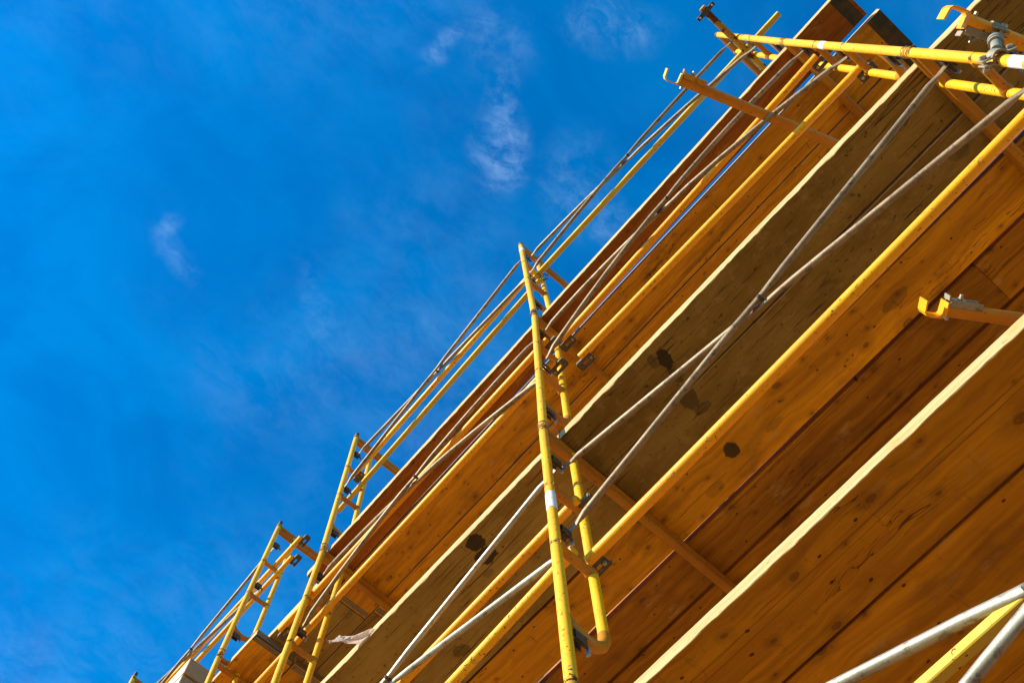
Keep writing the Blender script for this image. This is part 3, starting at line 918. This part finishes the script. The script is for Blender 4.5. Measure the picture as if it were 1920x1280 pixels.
# ------------------------------------------------------------------ hooked tie tubes
def tie(p0, p1, label, roll=0.0, mat=M_TIE, hook=True, r=0.0235, clamp=True, flip=1, hookw=0.064, plate=M_CAST, hk=None):
    p0, p1 = Vector(p0), Vector(p1)
    d = p1 - p0
    ln = d.length
    root = thing('tie_tube', p0, label, 'tie tube', 'hook-ended tie tubes')
    root.rotation_mode = 'QUATERNION'
    qd = d.to_track_quat('X', 'Z')
    root.rotation_quaternion = qd @ Matrix.Rotation(roll, 3, 'X').to_quaternion()
    bm = bmesh.new()
    tube(bm, [(ln * i / 8, 0, 0) for i in range(9)], r, 20)
    link('tube_shaft', bm, mat, root)
    if hook:
        bm = bmesh.new()
        e = 0.006
        # a plate over the end of the tube, a shelf and an upturned lip
        path = [(-0.003, 0, r * 1.2), (-0.003, 0, -r * 0.6), (-0.009, 0, -r * 0.92), (-0.020, 0, -r), (-0.058, 0, -r), (-0.072, 0, -r * 0.88), (-0.080, 0, -r * 0.5), (-0.083, 0, r * 1.05)]
        strap(bm, path, hookw, 0.006, (0, 1, 0))
        link('hook_plate', bm, hk or mat, root, smooth=False)
    if clamp:
        # pressed saddle bolted on the side of the tube opposite the shelf
        bm = bmesh.new()
        strap(bm, [(0.000, 0, r + 0.030), (0.002, 0, r + 0.014), (0.012, 0, r + 0.010), (0.075, 0, r + 0.010), (0.085, 0, r + 0.006), (0.130, 0, r + 0.006)], 0.044, 0.006, (0, 1, 0))
        for yy in (-0.022, 0.022):
            box(bm, 0.068, yy, r + 0.002, 0.124, 0.005, 0.026, 0.0015)
        cl_ = link('saddle', bm, plate, root, smooth=False)
        bm = bmesh.new()
        bolt(bm, (0.050, 0, r + 0.010), (0, 0, 1), 0.012, 0.014)
        link('bolt', bm, M_BRIGHT, cl_)
        bm = bmesh.new()
        tube(bm, [(0.022, 0.006, -(r - 0.002)), (0.022, 0.006, -(r + 0.012))], 0.008, 6)
        link('bolt', bm, M_BRIGHT, cl_)
    return root

tie((1.571, -0.436, 6.965), (2.08, 0.972, 6.965), 'amber tie tube with hooked end reaching into the sky below the right frame', roll=1.571, r=0.027, plate=M_RUSTY, hk=M_BAR)
tie((1.505, 0.571, 5.21), (2.08, 1.46, 5.24), 'amber tie tube with yellow hook and white saddle at the right, above the lowest deck', roll=1.571, r=0.027, plate=M_CAST, hk=M_RAIL)
tie((2.266, -0.090, 5.35), (2.88, 1.50, 5.35), 'fat amber tie tube with curled hook in the upper right corner', roll=-1.571, r=0.026, mat=M_RAIL)
tie((2.150, -0.330, 8.98), (2.150, 1.30, 8.98), 'rust-blotched tube with a bolted clamp on its tip above the right frame', mat=M_RUSTY, r=0.0235, clamp=False, hook=False)

# clamp on the tip of the rusty tube
t = thing('tube_clamp', (2.150, -0.300, 8.98), 'dark bolted clamp round the tip of the rusty tube at top', 'clamp')
bm = bmesh.new()
tube(bm, [(0, -0.012, 0), (0, 0.030, 0)], 0.030, 16)
box(bm, 0.052, 0.01, 0.0, 0.050, 0.030, 0.010, 0.002)
box(bm, -0.052, 0.01, 0.0, 0.050, 0.030, 0.010, 0.002)
link('collar', bm, M_DARK, t)
bm = bmesh.new()
bolt(bm, (0.056, 0.01, 0.006), (0, 0, -1), 0.009, 0.022)
link('bolt', bm, M_BRIGHT, t)
bm = bmesh.new()
bolt(bm, (-0.056, 0.01, 0.006), (0, 0, -1), 0.009, 0.022)
link('bolt', bm, M_BRIGHT, t)

# swivel coupler joining the fat tie tube to the right post
t = thing('swivel_coupler', (2.182, -0.012, 5.075), 'grey swivel coupler gripping the post and the fat tube at upper right', 'coupler')
def half_coupler(rad, wid, name, M):
    bm = bmesh.new()
    n = 22
    for sgn in (1, -1):
        path = [((rad + 0.004) * math.cos(a), (rad + 0.004) * math.sin(a), 0) for a in [sgn * (0.25 + (math.pi - 0.5) * i / n) for i in range(n + 1)]]
        strap(bm, path, wid, 0.007, (0, 0, 1), M)
    for s in (1, -1):
        box(bm, s * (rad + 0.020), 0.009, 0, 0.034, 0.006, wid, 0.0015, M)
        box(bm, s * (rad + 0.020), -0.009, 0, 0.034, 0.006, wid, 0.0015, M)
    o = link(name, bm, M_CAST, t, smooth=False)
    for s in (1, -1):
        bm = bmesh.new()
        a = M @ Vector((s * (rad + 0.024), -0.024, 0)); c_ = M @ Vector((s * (rad + 0.024), 0.03, 0))
        tube(bm, [a, c_], 0.006, 10)
        tube(bm, [a, a + (c_ - a).normalized() * 0.010], 0.0115, 6)
        tube(bm, [c_ - (c_ - a).normalized() * 0.011, c_], 0.0115, 6)
        link('bolt', bm, M_BRIGHT, o)
half_coupler(0.0215, 0.050, 'post_jaw', Matrix.Rotation(math.radians(25), 4, 'Z'))
dt = Vector((0.614, 1.59, 0)).normalized()
ctr = Vector((2.266, -0.090, 5.35)) + dt * 0.115 - Vector((2.182, -0.012, 5.075))
rotm = dt.to_track_quat('Z', 'X').to_matrix().to_4x4()
half_coupler(0.0245, 0.052, 'tube_jaw', Matrix.Translation(ctr) @ rotm)
bm = bmesh.new()
a0 = Vector((0.018, -0.012, 0.02)); a1 = ctr * 0.86
tube(bm, [a0, a0.lerp(a1, 0.3), a0.lerp(a1, 0.5)], 0.018, 14)
tube(bm, [a0.lerp(a1, 0.42), a0.lerp(a1, 0.52)], 0.026, 16)
tube(bm, [a0.lerp(a1, 0.55), a0.lerp(a1, 0.66)], 0.027, 16)
tube(bm, [a0.lerp(a1, 0.5), a1], 0.014, 12)
link('pivot', bm, M_CAST, t)

# ------------------------------------------------------------------ small things
def wire_tie(loc, label, r=0.0235, seed=1, tail=0.05, big=0.0):
    rr = random.Random(seed)
    bm = bmesh.new()
    pts = []
    for i in range(44):
        a = i / 43 * 2 * math.pi * 2.3
        pts.append((r * math.cos(a) * (1 + 0.06 * rr.random()), r * math.sin(a) * (1 + 0.06 * rr.random()), 0.010 * math.sin(a * 0.5) + 0.004 * rr.random()))
    l_ = Vector(pts[-1])
    for i in range(1, 22):
        f = i / 21
        pts.append(l_ + Vector((tail * f * 0.7 + big * math.sin(f * 5), tail * f + big * (1 - math.cos(f * 5)), 0.02 * math.sin(f * 6))))
    tube(bm, pts, 0.0016, 6)
    o = link('wire_tie', bm, M_WIRE)
    o.location = loc
    return tag(o, label, 'wire', 'wire ties on the post joints')
wire_tie((0.003, 0.010, Z(3, .11)), 'tangled wire loop round the central post at the highest deck', seed=2, big=0.022)
wire_tie((0.004, -0.015, Z(2, .11)), 'thin wire ring round the central post at the middle deck', seed=3, big=0.014)
wire_tie((-2.139, 0.03, Z(3, .12)), 'wire loop round the left frame post by the plank end', seed=4, big=0.024)
wire_tie((-3.245, 0.0, Z(3, .12)), 'wire loop round the small far-left post near the pale beams', seed=5, big=0.02)
wire_tie((2.18, 0.006, Z(3, .10)), 'wire twist standing up from the right post beside the highest deck', seed=6, tail=-0.05)
wire_tie((2.184, 0.006, Z(2, .10)), 'wire twist on the right post beside the middle deck edge', seed=7, tail=-0.05)

# wire bundle hanging by the rungs of the topmost central frame
bm = bmesh.new()
for s in range(4):
    rr = random.Random(40 + s)
    pts = []
    for i in range(26):
        a = i / 25
        pts.append((0.015 + 0.10 * a * (0.6 + 0.12 * s) + 0.012 * math.sin(a * 9 + s), 0.06 + 0.035 * math.sin(a * 3.1) + 0.012 * s, -0.02 - 0.16 * a + 0.03 * math.sin(a * 6 + s)))
    tube(bm, pts, 0.0026, 6)
pts = [(0.10 + 0.030 * math.cos(i * 0.42), 0.02 + 0.006 * i / 16, 0.15 + 0.030 * math.sin(i * 0.42)) for i in range(17)]
tube(bm, pts, 0.004, 6)
o = link('wire_bundle', bm, M_DARK)
o.location = (-0.003, 0.0, Z(4, -.62))
tag(o, 'dark wire bundle tied between the rungs of the topmost central frame', 'wire')

# torn film caught on the edge of the middle deck
bm = bmesh.new()
nx, ny = 16, 12
g = []
rr = random.Random(9)
for i in range(nx + 1):
    row = []
    for j in range(ny + 1):
        u_, v_ = i / nx, j / ny
        ext = 0.185 * (0.55 + 0.45 * (1 - u_)) * (0.9 + 0.2 * rr.random() if j == ny else 1)
        x = 0.135 * (u_ - 0.5) * (1 - 0.55 * v_) - 0.115 * v_
        y = -0.11 * v_ * (0.75 + 0.5 * (1 - u_)) + 0.004
        zz = 0.020 + 0.014 * math.sin(u_ * 8 + v_ * 3) * v_ + 0.008 * math.sin(v_ * 11 + u_ * 5)
        if j == ny: x += (rr.random() - 0.5) * 0.03
        row.append(bm.verts.new((x, y, zz)))
    g.append(row)
for i in range(nx):
    for j in range(ny):
        bm.faces.new((g[i][j], g[i + 1][j], g[i + 1][j + 1], g[i][j + 1]))
bmesh.ops.solidify(bm, geom=bm.faces[:], thickness=0.0008)
o = link('plastic_film', bm, M_FILM)
o.location = (-1.345, 0.070, zd(2))
tag(o, 'torn scrap of milky plastic film hanging off the grey board edge', 'plastic film')
